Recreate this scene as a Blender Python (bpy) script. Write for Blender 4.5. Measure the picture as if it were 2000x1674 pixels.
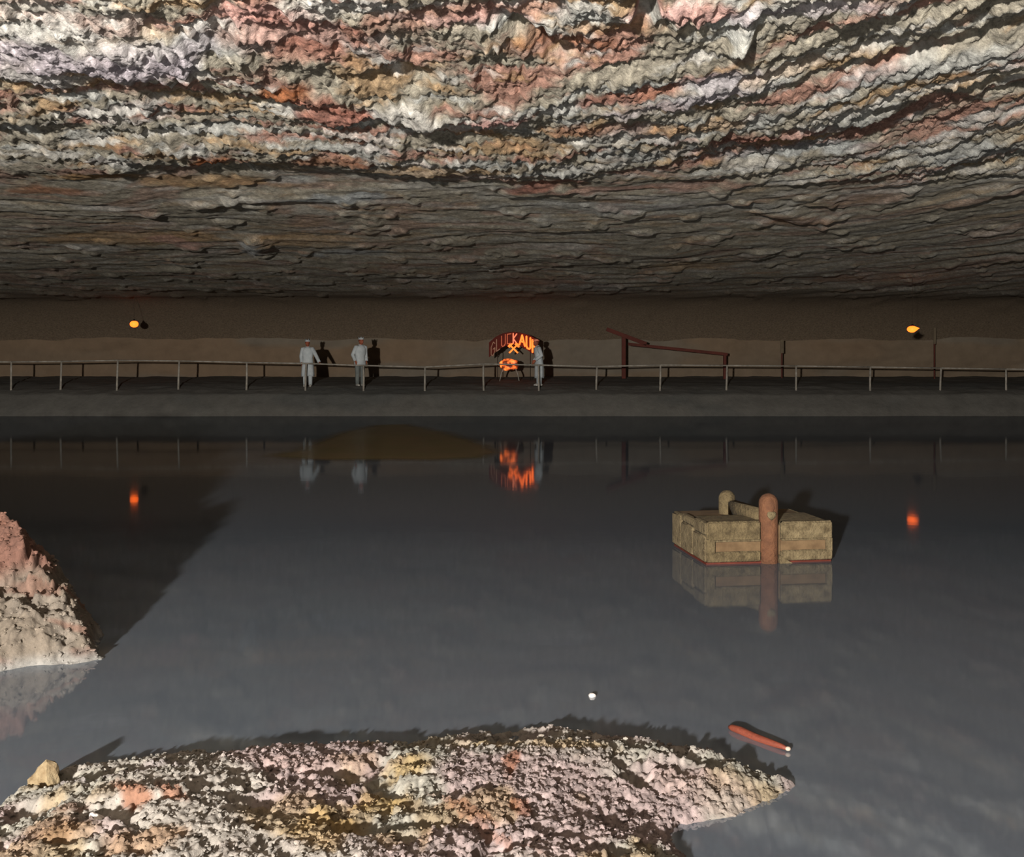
import bpy, bmesh, math, random
import numpy as np
from mathutils import Vector, Matrix

random.seed(7)
for o in list(bpy.data.objects):
    bpy.data.objects.remove(o, do_unlink=True)
scene = bpy.context.scene
COL = scene.collection

# ------------------------------------------------------------------ camera, light, exposure
CAMZ, FPX, HOR = 2.14, 2000.0, 700.0           # metres above the water, focal length and horizon row in the 2000x1674 frame
cam_d = bpy.data.cameras.new('camera')
cam_d.sensor_fit = 'HORIZONTAL'
cam_d.sensor_width = 36.0
cam_d.lens = 36.0 * FPX / 2000.0
cam_d.shift_y = -(837.0 - HOR) / 2000.0
cam_d.clip_start = 0.05
cam_d.clip_end = 300
cam = bpy.data.objects.new('camera', cam_d)
cam.location = (0, 0, CAMZ)
cam.rotation_euler = (math.radians(90), 0, 0)
COL.objects.link(cam)
scene.camera = cam

world = bpy.data.worlds.new('world')
scene.world = world
world.use_nodes = True
world.node_tree.nodes['Background'].inputs[0].default_value = (0, 0, 0, 1)
world.node_tree.nodes['Background'].inputs[1].default_value = 0.0

def lamp(name, kind, loc, power, color, size, target=None, cone=None):
    d = bpy.data.lights.new(name, kind)
    d.energy = power
    d.color = color
    if kind == 'AREA':
        d.size = size
    else:
        d.shadow_soft_size = size
    if cone:
        d.spot_size = math.radians(cone[0]); d.spot_blend = cone[1]
    o = bpy.data.objects.new(name, d)
    o.location = loc
    if target:
        o.rotation_euler = (Vector(target) - Vector(loc)).to_track_quat('-Z', 'Y').to_euler()
    COL.objects.link(o)
    return o

# the photographer's lamp behind and to the left of the camera: it throws the shadows of the heap, the float and the railing
lamp('photographer_lamp_left_offscreen', 'SPOT', (-4.0, -8.0, 3.0), 36000, (1.0, 0.96, 0.90), 0.2, (2.0, 40, 3.6), (100, 0.6))

vs = scene.view_settings
vs.view_transform = 'Standard'
vs.look = 'None'
vs.exposure = 0.25
vs.gamma = 1.0
vs.use_curve_mapping = False

# ------------------------------------------------------------------ helpers
def P(px, py, D):
    """world point seen at a photo pixel at depth D"""
    return Vector(((px - 1000.0) * D / FPX, D, CAMZ - (py - HOR) * D / FPX))

def lin(r, g, b):
    f = lambda c: (c / 255.0) / 12.92 if c / 255.0 <= 0.04045 else ((c / 255.0 + 0.055) / 1.055) ** 2.4
    return (f(r), f(g), f(b))

def _hash(ix, iy, seed):
    h = (ix.astype(np.int64) * 374761393 + iy.astype(np.int64) * 668265263 + seed * 1442695041) & 0x7fffffff
    h = ((h ^ (h >> 13)) * 1274126177) & 0x7fffffff
    h = (h ^ (h >> 16)) & 0xffffff
    return h / float(0xffffff)

def vnoise(x, y, seed=0):
    ix = np.floor(x); iy = np.floor(y)
    fx = x - ix; fy = y - iy
    ux = fx * fx * (3 - 2 * fx); uy = fy * fy * (3 - 2 * fy)
    a = _hash(ix, iy, seed); b = _hash(ix + 1, iy, seed)
    c = _hash(ix, iy + 1, seed); d = _hash(ix + 1, iy + 1, seed)
    return (a + (b - a) * ux) * (1 - uy) + (c + (d - c) * ux) * uy

def fbm(x, y, seed=0, octv=4, gain=0.5):
    s = 0; a = 1; t = 0
    for k in range(octv):
        s = s + a * vnoise(x, y, seed + k * 17); t += a
        x = x * 2.03 + 11.3; y = y * 2.03 + 5.7; a *= gain
    return s / t

def worley(x, y, seed=0):
    ix = np.floor(x); iy = np.floor(y)
    best = np.full(x.shape, 9.0)
    for dx in (-1, 0, 1):
        for dy in (-1, 0, 1):
            cx = ix + dx; cy = iy + dy
            px = cx + _hash(cx, cy, seed); py = cy + _hash(cx, cy, seed + 91)
            best = np.minimum(best, (x - px) ** 2 + (y - py) ** 2)
    return np.sqrt(best)

def sstep(a, b, x):
    t = np.clip((x - a) / (b - a), 0, 1)
    return t * t * (3 - 2 * t)

def mixc(c, col, m):
    return c * (1 - m[..., None]) + np.array(col) * m[..., None]

def obj(name, me, mat=None, parent=None, smooth=False):
    o = bpy.data.objects.new(name, me)
    COL.objects.link(o)
    if mat is not None and not me.materials:
        me.materials.append(mat)
    if parent is not None:
        o.parent = parent
    if smooth:
        me.polygons.foreach_set('use_smooth', [True] * len(me.polygons))
    return o

def empty(name, loc, label=None, cat=None, group=None):
    o = bpy.data.objects.new(name, None)
    o.location = loc
    o.empty_display_size = 0.1
    COL.objects.link(o)
    if label: o['label'] = label
    if cat: o['category'] = cat
    if group: o['group'] = group
    return o

def tag(o, label, cat=None, group=None, kind=None):
    o['label'] = label
    if cat: o['category'] = cat
    if group: o['group'] = group
    if kind: o['kind'] = kind
    return o

def grid_mesh(name, X, Y, Z, colors=None):
    r, c = X.shape
    co = np.stack([X, Y, Z], -1).reshape(-1, 3).astype(np.float32)
    idx = np.arange(r * c).reshape(r, c)
    q = np.stack([idx[:-1, :-1], idx[:-1, 1:], idx[1:, 1:], idx[1:, :-1]], -1).reshape(-1, 4)
    me = bpy.data.meshes.new(name)
    me.vertices.add(len(co)); me.vertices.foreach_set('co', co.ravel())
    me.loops.add(q.size); me.loops.foreach_set('vertex_index', q.ravel().astype(np.int32))
    me.polygons.add(len(q))
    me.polygons.foreach_set('loop_start', np.arange(0, q.size, 4, dtype=np.int32))
    me.polygons.foreach_set('use_smooth', np.ones(len(q), dtype=bool))
    me.update(calc_edges=True)
    if colors is not None:
        a = me.color_attributes.new('stone', 'FLOAT_COLOR', 'POINT')
        cc = np.concatenate([colors.reshape(-1, 3), np.ones((r * c, 1))], 1).astype(np.float32)
        a.data.foreach_set('color', cc.ravel())
    return me

def trim(me, zmin):
    bm = bmesh.new(); bm.from_mesh(me)
    dead = [f for f in bm.faces if max(v.co.z for v in f.verts) < zmin]
    bmesh.ops.delete(bm, geom=dead, context='FACES')
    bm.to_mesh(me); bm.free()
    return me

def tube_bm(bm, pts, rad, n=10, ax=(1, 1), cap=True, up=None):
    """closed tube along pts; rad = radius or (rx, ry) per point"""
    pts = [Vector(p) for p in pts]
    rings = []
    ref = Vector(up) if up else None
    for i, p in enumerate(pts):
        t = (pts[min(i + 1, len(pts) - 1)] - pts[max(i - 1, 0)]).normalized()
        if ref is None:
            ref = Vector((1, 0, 0)) if abs(t.x) < 0.8 else Vector((0, 1, 0))
        u = (ref - t * ref.dot(t)).normalized()
        v = t.cross(u)
        if not up: ref = u
        r = rad[i] if isinstance(rad, (list, tuple)) else rad
        rx, ry = r if isinstance(r, (list, tuple)) else (r * ax[0], r * ax[1])
        rings.append([bm.verts.new(p + u * (rx * math.cos(2 * math.pi * k / n)) + v * (ry * math.sin(2 * math.pi * k / n))) for k in range(n)])
    for a, b in zip(rings[:-1], rings[1:]):
        for k in range(n):
            bm.faces.new((a[k], a[(k + 1) % n], b[(k + 1) % n], b[k]))
    if cap:
        bm.faces.new(list(reversed(rings[0]))); bm.faces.new(rings[-1])
    return rings

def ball_bm(bm, c, r, seg=14, ring=10, sc=(1, 1, 1)):
    bmesh.ops.create_uvsphere(bm, u_segments=seg, v_segments=ring, radius=r,
                              matrix=Matrix.Translation(Vector(c)) @ Matrix.Diagonal((sc[0], sc[1], sc[2], 1)))

def box_bm(bm, c, s, rot=None):
    m = Matrix.Translation(Vector(c))
    if rot is not None: m = m @ rot.to_4x4()
    bmesh.ops.create_cube(bm, size=1.0, matrix=m @ Matrix.Diagonal((s[0], s[1], s[2], 1)))

def bm_obj(name, bm, mat, parent=None, smooth=False, bevel=0, seg=2):
    if bevel:
        bmesh.ops.bevel(bm, geom=list(bm.edges), offset=bevel, segments=seg, affect='EDGES', clamp_overlap=True)
    bmesh.ops.recalc_face_normals(bm, faces=bm.faces)
    me = bpy.data.meshes.new(name)
    bm.to_mesh(me); bm.free()
    return obj(name, me, mat, parent, smooth)

# ------------------------------------------------------------------ materials
def new_mat(name):
    m = bpy.data.materials.new(name); m.use_nodes = True
    nt = m.node_tree
    return m, nt, nt.nodes['Principled BSDF'], nt.nodes['Material Output']

def noise_node(nt, scale, detail=5, rough=0.6, vec=None, dist=0.0):
    n = nt.nodes.new('ShaderNodeTexNoise')
    n.inputs['Scale'].default_value = scale
    n.inputs['Detail'].default_value = detail
    n.inputs['Roughness'].default_value = rough
    n.inputs['Distortion'].default_value = dist
    if vec is not None: nt.links.new(vec, n.inputs['Vector'])
    return n

def coords(nt, scale=(1, 1, 1)):
    tc = nt.nodes.new('ShaderNodeTexCoord')
    mp = nt.nodes.new('ShaderNodeMapping')
    mp.inputs['Scale'].default_value = scale
    nt.links.new(tc.outputs['Object'], mp.inputs['Vector'])
    return mp.outputs['Vector']

def ramp(nt, fac, stops):
    r = nt.nodes.new('ShaderNodeValToRGB')
    el = r.color_ramp.elements
    while len(el) < len(stops): el.new(0.5)
    for e, (p, c) in zip(el, stops):
        e.position = p; e.color = (c[0], c[1], c[2], 1)
    nt.links.new(fac, r.inputs['Fac'])
    return r.outputs['Color']

def mul(nt, a, b, fac=1.0, kind='MULTIPLY'):
    n = nt.nodes.new('ShaderNodeMix'); n.data_type = 'RGBA'; n.blend_type = kind
    n.inputs[0].default_value = fac
    nt.links.new(a, n.inputs[6]); nt.links.new(b, n.inputs[7])
    return n.outputs[2]

def bump(nt, bsdf, height, strength, dist):
    b = nt.nodes.new('ShaderNodeBump')
    b.inputs['Strength'].default_value = strength
    b.inputs['Distance'].default_value = dist
    nt.links.new(height, b.inputs['Height'])
    nt.links.new(b.outputs['Normal'], bsdf.inputs['Normal'])
    return b

def rock_mat(name, scale, bscale, bdist, rough=0.9, contrast=(0.62, 1.3), bstr=0.8, spec=0.25):
    """stone coloured by its 'stone' mineral layer with fine procedural grain"""
    m, nt, b, out = new_mat(name)
    at = nt.nodes.new('ShaderNodeAttribute'); at.attribute_name = 'stone'
    v = coords(nt)
    n = noise_node(nt, scale, 6, 0.7, v)
    g = ramp(nt, n.outputs['Fac'], [(0.3, (contrast[0],) * 3), (0.7, (contrast[1],) * 3)])
    nt.links.new(mul(nt, at.outputs['Color'], g), b.inputs['Base Color'])
    b.inputs['Roughness'].default_value = rough
    b.inputs['Specular IOR Level'].default_value = spec
    n2 = noise_node(nt, bscale, 6, 0.65, v)
    bump(nt, b, n2.outputs['Fac'], bstr, bdist)
    return m

def solid_mat(name, c1, c2, scale=8, rough=0.7, bstr=0.3, bdist=0.01, bscale=None, stretch=(1, 1, 1), metallic=0, spec=0.3):
    m, nt, b, out = new_mat(name)
    v = coords(nt, stretch)
    n = noise_node(nt, scale, 5, 0.6, v)
    nt.links.new(ramp(nt, n.outputs['Fac'], [(0.33, c1), (0.67, c2)]), b.inputs['Base Color'])
    b.inputs['Roughness'].default_value = rough
    b.inputs['Metallic'].default_value = metallic
    b.inputs['Specular IOR Level'].default_value = spec
    n2 = noise_node(nt, bscale or scale * 3, 5, 0.6, v)
    bump(nt, b, n2.outputs['Fac'], bstr, bdist)
    return m

def glow_mat(name, c1, c2, s1, s2, scale=6.0, base=(0.1, 0.03, 0.01), lo=0.35, hi=0.65):
    m, nt, b, out = new_mat(name)
    v = coords(nt)
    n = noise_node(nt, scale, 3, 0.5, v)
    b.inputs['Base Color'].default_value = (*base, 1)
    nt.links.new(ramp(nt, n.outputs['Fac'], [(lo, tuple(c * s1 for c in c1)), (hi, tuple(c * s2 for c in c2))]), b.inputs['Emission Color'])
    b.inputs['Emission Strength'].default_value = 1.0
    return m

M = {}
M['ceiling'] = rock_mat('ceiling_rock', 15, 22, 0.028, contrast=(0.5, 1.32), bstr=0.8)
M['mound'] = rock_mat('mound_rock', 30, 45, 0.008, contrast=(0.75, 1.2))
M['bank'] = rock_mat('bank_rock', 2.2, 5, 0.06, contrast=(0.85, 1.15), bstr=0.5)
M['wall'] = rock_mat('wall_rock', 1.4, 3, 0.08, contrast=(0.88, 1.12), bstr=0.35)
M['rail'] = solid_mat('weathered_pale_rail', lin(118, 112, 102), lin(160, 152, 140), 6, 0.8)
M['coat'] = solid_mat('white_cloth', lin(160, 166, 168), lin(184, 188, 188), 5, 0.95, 0.4, 0.01)
M['grey_cloth'] = solid_mat('grey_cloth', lin(92, 96, 94), lin(112, 116, 112), 5, 0.95, 0.4, 0.01)
M['skin'] = solid_mat('skin', lin(136, 72, 50), lin(150, 84, 60), 5, 0.7, 0.1, 0.003)
M['hair'] = solid_mat('reddish_hair', lin(92, 40, 24), lin(116, 54, 32), 30, 0.8)
M['shoe'] = solid_mat('pale_shoe', lin(150, 146, 138), lin(172, 168, 160), 8, 0.7)
M['pink'] = solid_mat('salmon_felt', lin(210, 120, 92), lin(228, 146, 116), 8, 0.9)
M['bulb'] = glow_mat('lamp_glow', (1, 0.115, 0.009), (1, 0.125, 0.011), 3.2, 3.4, 2)
M['neon'] = glow_mat('letter_glow', (1, 0.13, 0.018), (1, 0.15, 0.022), 2.0, 2.3, 3)
M['neon_mid'] = glow_mat('letter_glow_pale', (1, 0.22, 0.10), (1, 0.25, 0.12), 0.85, 1.0, 3)
M['neon_dim'] = glow_mat('letter_glow_weak', (1, 0.2, 0.09), (1, 0.22, 0.10), 0.30, 0.38, 3)
M['neon_off'] = glow_mat('letter_glow_faint', (0.5, 0.26, 0.16), (0.5, 0.28, 0.18), 0.22, 0.3, 3)
M['signboard'] = solid_mat('dark_red_board', lin(74, 18, 8), lin(96, 28, 12), 3, 0.8)
M['iron'] = solid_mat('dark_iron', lin(40, 32, 26), lin(62, 50, 40), 10, 0.6, metallic=0.3)
M['ember'] = glow_mat('ember_glow', (1, 0.07, 0.008), (1, 0.17, 0.03), 0.07, 2.0, 4.2, (0.2, 0.05, 0.02), 0.46, 0.66)
M['redwood'] = solid_mat('dark_red_timber', lin(76, 38, 31), lin(92, 47, 38), 3, 0.9)
M['paleboard'] = solid_mat('pale_board', lin(92, 80, 64), lin(106, 94, 76), 5, 0.9)

# water: murky slate brine with a mirror surface
m, nt, b, out = new_mat('lake_brine')
v = coords(nt)
n = noise_node(nt, 0.13, 3, 0.5, v)
nt.links.new(ramp(nt, n.outputs['Fac'], [(0.36, (0.074, 0.088, 0.106)), (0.66, (0.082, 0.088, 0.104))]), b.inputs['Base Color'])
n2 = noise_node(nt, 3.0, 3, 0.5, v)
gl = nt.nodes.new('ShaderNodeBsdfGlossy')
gl.inputs['Roughness'].default_value = 0.05
gl.inputs['Color'].default_value = (0.92, 0.96, 1.0, 1)
bump(nt, gl, n2.outputs['Fac'], 0.02, 0.02)
b.inputs['Roughness'].default_value = 0.9
b.inputs['Specular IOR Level'].default_value = 0.0
lw = nt.nodes.new('ShaderNodeFresnel'); lw.inputs['IOR'].default_value = 1.33
mr = nt.nodes.new('ShaderNodeMapRange')
mr.inputs[1].default_value = 0.0; mr.inputs[2].default_value = 1.0; mr.inputs[3].default_value = 0.22; mr.inputs[4].default_value = 0.46
nt.links.new(lw.outputs[0], mr.inputs[0])
mx = nt.nodes.new('ShaderNodeMixShader')
nt.links.new(mr.outputs[0], mx.inputs[0])
nt.links.new(b.outputs[0], mx.inputs[1]); nt.links.new(gl.outputs[0], mx.inputs[2])
nt.links.new(mx.outputs[0], out.inputs['Surface'])
M['water'] = m

# ------------------------------------------------------------------ ceiling
def ceil_base(D):
    """height of the smooth ceiling above the water"""
    z = 4.52 + 0.98 * np.clip((44.0 - D) / 34.0, 0, 1) ** 1.15
    return z

def ceil_depth(py):
    D = 20.0
    for _ in range(40):
        D = FPX * (float(ceil_base(np.array(D))) - CAMZ) / (HOR - py)
        D = min(max(D, 5.0), 46.0)
    return D

WHITE, LILAC, BLUE = (0.58, 0.55, 0.50), (0.48, 0.42, 0.45), (0.40, 0.42, 0.42)
PINK, RED, OCHRE, RUST = (0.56, 0.31, 0.27), (0.36, 0.15, 0.105), (0.43, 0.25, 0.10), (0.34, 0.11, 0.035)
# mineral streaks of the ceiling: photo place, half sizes (in photo pixels there), tilt in degrees, colour, strength
CPATCH = [
    (130, 115, 190, 34, -3, LILAC, 0.9), (60, 140, 120, 20, 4, WHITE, 0.7), (300, 100, 120, 22, -8, LILAC, 0.7),
    (70, 30, 80, 45, 0, WHITE, 0.5), (230, 50, 90, 40, 0, WHITE, 0.45), (600, 25, 60, 26, 0, WHITE, 0.8), (690, 14, 60, 16, 0, WHITE, 0.6),
    (175, 138, 55, 14, 8, OCHRE, 0.7),
    (520, 35, 90, 24, 5, PINK, 0.7), (640, 70, 150, 30, 0, RED, 0.6), (860, 40, 120, 16, 0, RED, 0.6), (1020, 35, 120, 16, -4, PINK, 0.5),
    (1180, 60, 100, 14, 0, OCHRE, 0.5), (1110, 95, 110, 18, 0, RUST, 0.5), 
    (1340, 20, 130, 14, 0, PINK, 0.8), (1560, 12, 120, 10, -8, LILAC, 0.5),
    (1240, 170, 90, 9, -8, RED, 0.8), (1330, 180, 140, 14, -8, LILAC, 0.7), (1420, 138, 80, 14, -6, LILAC, 0.6),
    (550, 175, 50, 14, -8, RUST, 0.9), (820, 150, 40, 12, 0, OCHRE, 0.7),
    (640, 210, 60, 22, 0, RED, 0.9), (800, 205, 55, 14, 0, WHITE, 0.8), (935, 220, 80, 9, -5, PINK, 0.9), (900, 238, 120, 8, -5, WHITE, 0.6),
    (215, 228, 70, 10, -4, WHITE, 0.7), (130, 220, 30, 8, 4, WHITE, 0.6), (262, 307, 60, 8, 0, WHITE, 0.9), (410, 304, 50, 9, -10, RUST, 0.95),
    (640, 300, 80, 9, 0, RUST, 0.6), (160, 340, 90, 7, -2, OCHRE, 0.8), (120, 372, 90, 6, 0, RUST, 0.6), (420, 355, 130, 8, 0, OCHRE, 0.6),
    (860, 322, 130, 9, -3, OCHRE, 0.5), (660, 385, 120, 6, -2, BLUE, 0.8), (560, 355, 60, 5, 0, BLUE, 0.5), (200, 406, 60, 5, 0, WHITE, 0.6),
    (1160, 262, 70, 10, -2, WHITE, 0.55), (1250, 295, 90, 10, -4, BLUE, 0.6), (1180, 240, 110, 12, 0, RED, 0.5), (1540, 262, 120, 12, -3, RED, 0.7),
    (1650, 242, 80, 7, 0, WHITE, 0.7), (1530, 300, 110, 8, -5, BLUE, 0.7), (1480, 320, 70, 7, -4, WHITE, 0.5), (1560, 276, 70, 6, -6, OCHRE, 0.7),
    (1370, 235, 90, 10, -4, OCHRE, 0.6), (1050, 362, 60, 8, -8, RED, 0.8), (1250, 365, 170, 6, -2, RED, 0.5), (1280, 385, 60, 5, 0, WHITE, 0.6),
    (1680, 375, 130, 6, -3, WHITE, 0.5), (1870, 290, 100, 12, -3, BLUE, 0.5), 
    (1700, 110, 80, 12, -14, OCHRE, 0.5), (1820, 120, 120, 14, -12, BLUE, 0.5), (1560, 130, 100, 12, -6, OCHRE, 0.4),
    (260, 465, 190, 9, -1, OCHRE, 0.6), (580, 470, 110, 8, 0, OCHRE, 0.5), (190, 484, 50, 4, 3, WHITE, 0.7), (490, 482, 40, 8, -20, BLUE, 0.8), (690, 495, 80, 5, -2, BLUE, 0.7),
    (340, 470, 40, 8, 5, PINK, 0.5), (1090, 483, 60, 4, 0, WHITE, 0.6), (1550, 430, 70, 10, 5, RUST, 0.35), (1350, 520, 90, 6, 0, OCHRE, 0.4),
    (870, 573, 68, 3, 0, WHITE, 0.6), (830, 549, 50, 3, 0, WHITE, 0.45), (1240, 405, 300, 8, 0, BLUE, 0.4), (1700, 560, 120, 3, 2, WHITE, 0.4), (1950, 572, 110, 3, 2, WHITE, 0.35),
    (1150, 560, 120, 5, 2, BLUE, 0.35), (1640, 545, 60, 5, 0, RUST, 0.3), (1060, 550, 90, 6, 0, RUST, 0.35),
]
# lumps and hollows of the ceiling: photo place, half sizes, tilt, depth in metres (down is positive)
CLUMP = [
    (1448, 65, 18, 16, 0, 0.22), (360, 25, 60, 48, 0, -0.12), (1262, 22, 18, 22, 0, -0.25), (790, 150, 60, 18, 0, -0.18), (640, 208, 50, 18, 0, 0.14),
    (500, 480, 26, 12, -20, 0.12), (130, 110, 200, 30, -3, 0.10), (1820, 90, 130, 12, -18, -0.22), (1920, 160, 110, 12, -18, -0.2), (1050, 85, 70, 14, 22, -0.2),
    (800, 205, 50, 12, 0, 0.14), (1340, 22, 120, 18, 0, 0.12), (1330, 176, 150, 14, -8, 0.14), (1490, 495, 22, 8, 0, 0.10), (1550, 420, 70, 8, 10, 0.12),
]

def build_ceiling():
    inv_near = np.linspace(1 / 7.2, 1 / 46.0, 640)
    Drows = np.concatenate([np.linspace(-6, 6.9, 14), 1 / inv_near])
    t = np.concatenate([np.linspace(-2, -1.04, 14), np.linspace(-1, 1, 860), np.linspace(1.04, 2, 14)])
    T, D = np.meshgrid(t, Drows)
    W = 0.58 * np.clip(D, 7.2, None) + 1.0
    X = np.where(np.abs(T) <= 1, T * W, np.sign(T) * (W + (np.abs(T) - 1) * (33.0 - W)))
    Y = D
    fall = 44.3
    Z = ceil_base(D)
    # strata run across the hall and swing towards the viewer on the right
    q = np.clip(X / np.maximum(D, 6), 0, None)
    vs_ = D * (1 + 1.1 * q * q) + 0.5 * (fbm(X * 0.25, D * 0.25, 3, 3) - 0.5) * 6
    near = 1 - sstep(15.5, 18.5, D + (fbm(X * 0.4, D * 0.4, 77, 3) - 0.5) * 3)
    far = 1 - near
    big = fbm(X * 0.22, vs_ * 0.55, 5, 4) - 0.5
    led = fbm(X * 0.45 + 40, vs_ * 1.5, 9, 4)
    ridge = 1 - np.abs(2 * fbm(X * 0.7, vs_ * 2.2, 21, 4) - 1)
    wx = X + 0.10 * (fbm(X * 5, D * 3, 81, 2) - 0.5); wd = D + 0.30 * (fbm(X * 5 + 9, D * 3, 83, 2) - 0.5)
    nod1 = 1 - np.clip(worley(wx * 8.0, wd * 2.6, 31) * 1.25, 0, 1)
    nod2 = 1 - np.clip(worley(wx * 16.0 + 5, wd * 5.2, 33) * 1.25, 0, 1)
    clump = sstep(0.42, 0.62, fbm(X * 1.2, vs_ * 1.6, 41, 3))
    drop = big * 0.5 * (0.35 + 0.65 * near)
    drop += (led - 0.5) * (0.11 * near + 0.05 * far)
    drop += (ridge - 0.6) * (0.045 * near + 0.02 * far)
    gran = fbm(wx * 6.5, wd * 2.4, 35, 5, 0.66) - 0.5
    drop += near * (0.19 * gran + 0.050 * nod1 * (0.3 + clump) + 0.026 * nod2)
    drop += far * (0.05 * (1 - sstep(30, 38, D)) * (fbm(X * 4.0, D * 4.0, 36, 4, 0.6) - 0.5) + 0.06 * sstep(0.62, 0.75, fbm(X * 1.6, D * 0.8, 61, 3)))
    drop += near * (0.12 * (fbm(X * 2.2, D * 1.6, 71, 3) - 0.5))
    # colour
    c = np.zeros(X.shape + (3,)) + np.array((0.33, 0.295, 0.23))
    n_a = fbm(X * 0.9 + 9, vs_ * 1.9 + 3, 101, 5)
    n_b = fbm(X * 1.2 - 7, vs_ * 2.6, 111, 5)
    n_c = fbm(X * 1.3, vs_ * 3.2 + 8, 121, 5)
    n_d = fbm(X * 0.35 + 2, vs_ * 0.8, 131, 3)
    k = 0.45 + 0.55 * near
    c = mixc(c, (0.40, 0.19, 0.14), sstep(0.54, 0.68, n_a) * 0.75 * k)
    c = mixc(c, (0.40, 0.25, 0.12), sstep(0.57, 0.70, n_b) * 0.7 * k)
    c = mixc(c, (0.46, 0.46, 0.43), sstep(0.55, 0.68, n_c) * 0.8 * k)
    c = mixc(c, (0.60, 0.57, 0.52), sstep(0.60, 0.72, fbm(X * 1.0 - 21, vs_ * 3.2, 151, 5)) * 0.75 * k)
    def ell(px, py, rx, ry, ang, soft):
        Dc = ceil_depth(py)
        s = Dc / FPX
        cx = (px - 1000) * s
        hw = rx * s
        hd = ry * Dc / (HOR - py)
        sl = -math.tan(math.radians(ang)) * -1.0 * (Dc / (HOR - py)) / s   # photo tilt -> run in depth per metre across
        dx = X - cx
        dd = D - Dc - sl * dx
        wob = (fbm(X * 2.2 + px, vs_ * 2.0, 201, 3) - 0.5) * 1.5
        r = np.sqrt((dx / hw) ** 2 + (dd / hd) ** 2) + wob
        return 1 - sstep(1 - soft, 1 + soft, r)
    for (px, py, rx, ry, ang, col, st) in CPATCH:
        c = mixc(c, col, ell(px, py, rx, ry, ang, 0.35) * st)
    for (px, py, rx, ry, ang, dep) in CLUMP:
        drop += ell(px, py, rx, ry, ang, 0.75) * dep
    mk = ell(1448, 65, 18, 17, 0, 0.2)
    c = mixc(c, (0.62, 0.60, 0.53), mk)
    gr = fbm(X * 14, D * 6, 161, 4)
    c = c * (0.55 + 0.9 * gr)[..., None]
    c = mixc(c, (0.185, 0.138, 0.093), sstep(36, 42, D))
    Z = Z - drop * (1 - 0.7 * sstep(40, 44, D))
    # the far rim bends down into the back wall
    Z = Z - np.clip(D - 41.0, 0, None) ** 2 * 0.10
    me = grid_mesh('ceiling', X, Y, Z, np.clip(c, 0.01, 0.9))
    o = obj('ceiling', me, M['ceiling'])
    tag(o, 'rough salt-streaked rock ceiling of the cave above the lake', kind='structure')

build_ceiling()

# ------------------------------------------------------------------ back wall, side walls, far bank, lake
def build_walls():
    x = np.linspace(-34, 34, 420); z = np.linspace(0.4, 5.6, 60)
    X, Z = np.meshgrid(x, z)
    Y = 44.9 + (fbm(X * 0.35, Z * 0.9, 301, 4) - 0.5) * 0.5 + (fbm(X * 1.4, Z * 3.5, 303, 3) - 0.5) * 0.12
    c = np.zeros(X.shape + (3,)) + np.array((0.165, 0.122, 0.082))
    c = mixc(c, (0.175, 0.122, 0.078), sstep(0.45, 0.7, fbm(X * 0.15, Z * 0.7, 311, 3)))
    c = mixc(c, (0.155, 0.128, 0.096), sstep(0.5, 0.7, fbm(X * 0.2 + 9, Z * 0.9, 313, 3)))
    o = obj('wall_back', grid_mesh('wall_back', X, Y, Z, c), M['wall'])
    tag(o, 'smooth brown rock wall behind the railing', kind='structure')
    for s, nm in ((-1, 'wall_left'), (1, 'wall_right')):
        y = np.linspace(-6, 46, 160); z = np.linspace(-0.6, 6.4, 40)
        Yg, Zg = np.meshgrid(y, z)
        Xg = s * (31.5 + (fbm(Yg * 0.3, Zg * 0.6, 321 + s, 4) - 0.5) * 2.0)
        c = np.zeros(Yg.shape + (3,)) + np.array((0.20, 0.165, 0.125))
        o = obj(nm, grid_mesh(nm, Xg, Yg, Zg, c), M['wall'])
        tag(o, 'rough brown rock side wall of the lake cave', kind='structure')

def bank_z(D):
    return np.interp(D, [37.6, 38.1, 38.6, 39.0, 39.5, 40.2, 42.0, 45.5], [-0.5, 0.25, 0.78, 0.93, 1.06, 1.15, 1.25, 1.36])

def build_bank():
    x = np.linspace(-34, 34, 520); d = np.concatenate([np.linspace(37.6, 39.4, 36), np.linspace(39.5, 45.6, 40)])
    X, D = np.meshgrid(x, d)
    wob = (fbm(X * 0.25, X * 0 + 3, 401, 3) - 0.5) * 0.7 * (1 - sstep(38.2, 39.0, D))
    Z = bank_z(D) + (fbm(X * 1.1, D * 2.0, 403, 4) - 0.5) * 0.10
    c = np.zeros(X.shape + (3,)) + np.array((0.105, 0.098, 0.086))
    c = mixc(c, (0.090, 0.088, 0.080), sstep(0.5, 0.7, fbm(X * 0.3, D * 0.8, 407, 3)))
    o = obj('floor', grid_mesh('floor', X, D + wob, Z, c), M['bank'])
    tag(o, 'dark earth bank carrying the railing on the far shore', kind='structure')

def build_lake():
    x = np.linspace(-34, 34, 30); y = np.linspace(-8, 40, 30)
    X, Y = np.meshgrid(x, y)
    o = obj('lake_water', grid_mesh('lake_water', X, Y, X * 0), M['water'])
    tag(o, 'still slate grey water of the underground lake', kind='structure')

build_walls(); build_bank(); build_lake()

# ------------------------------------------------------------------ mounds
def water_pt(px, py):
    D = FPX * CAMZ / (py - HOR)
    return ((px - 1000) * D / FPX, D)

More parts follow.
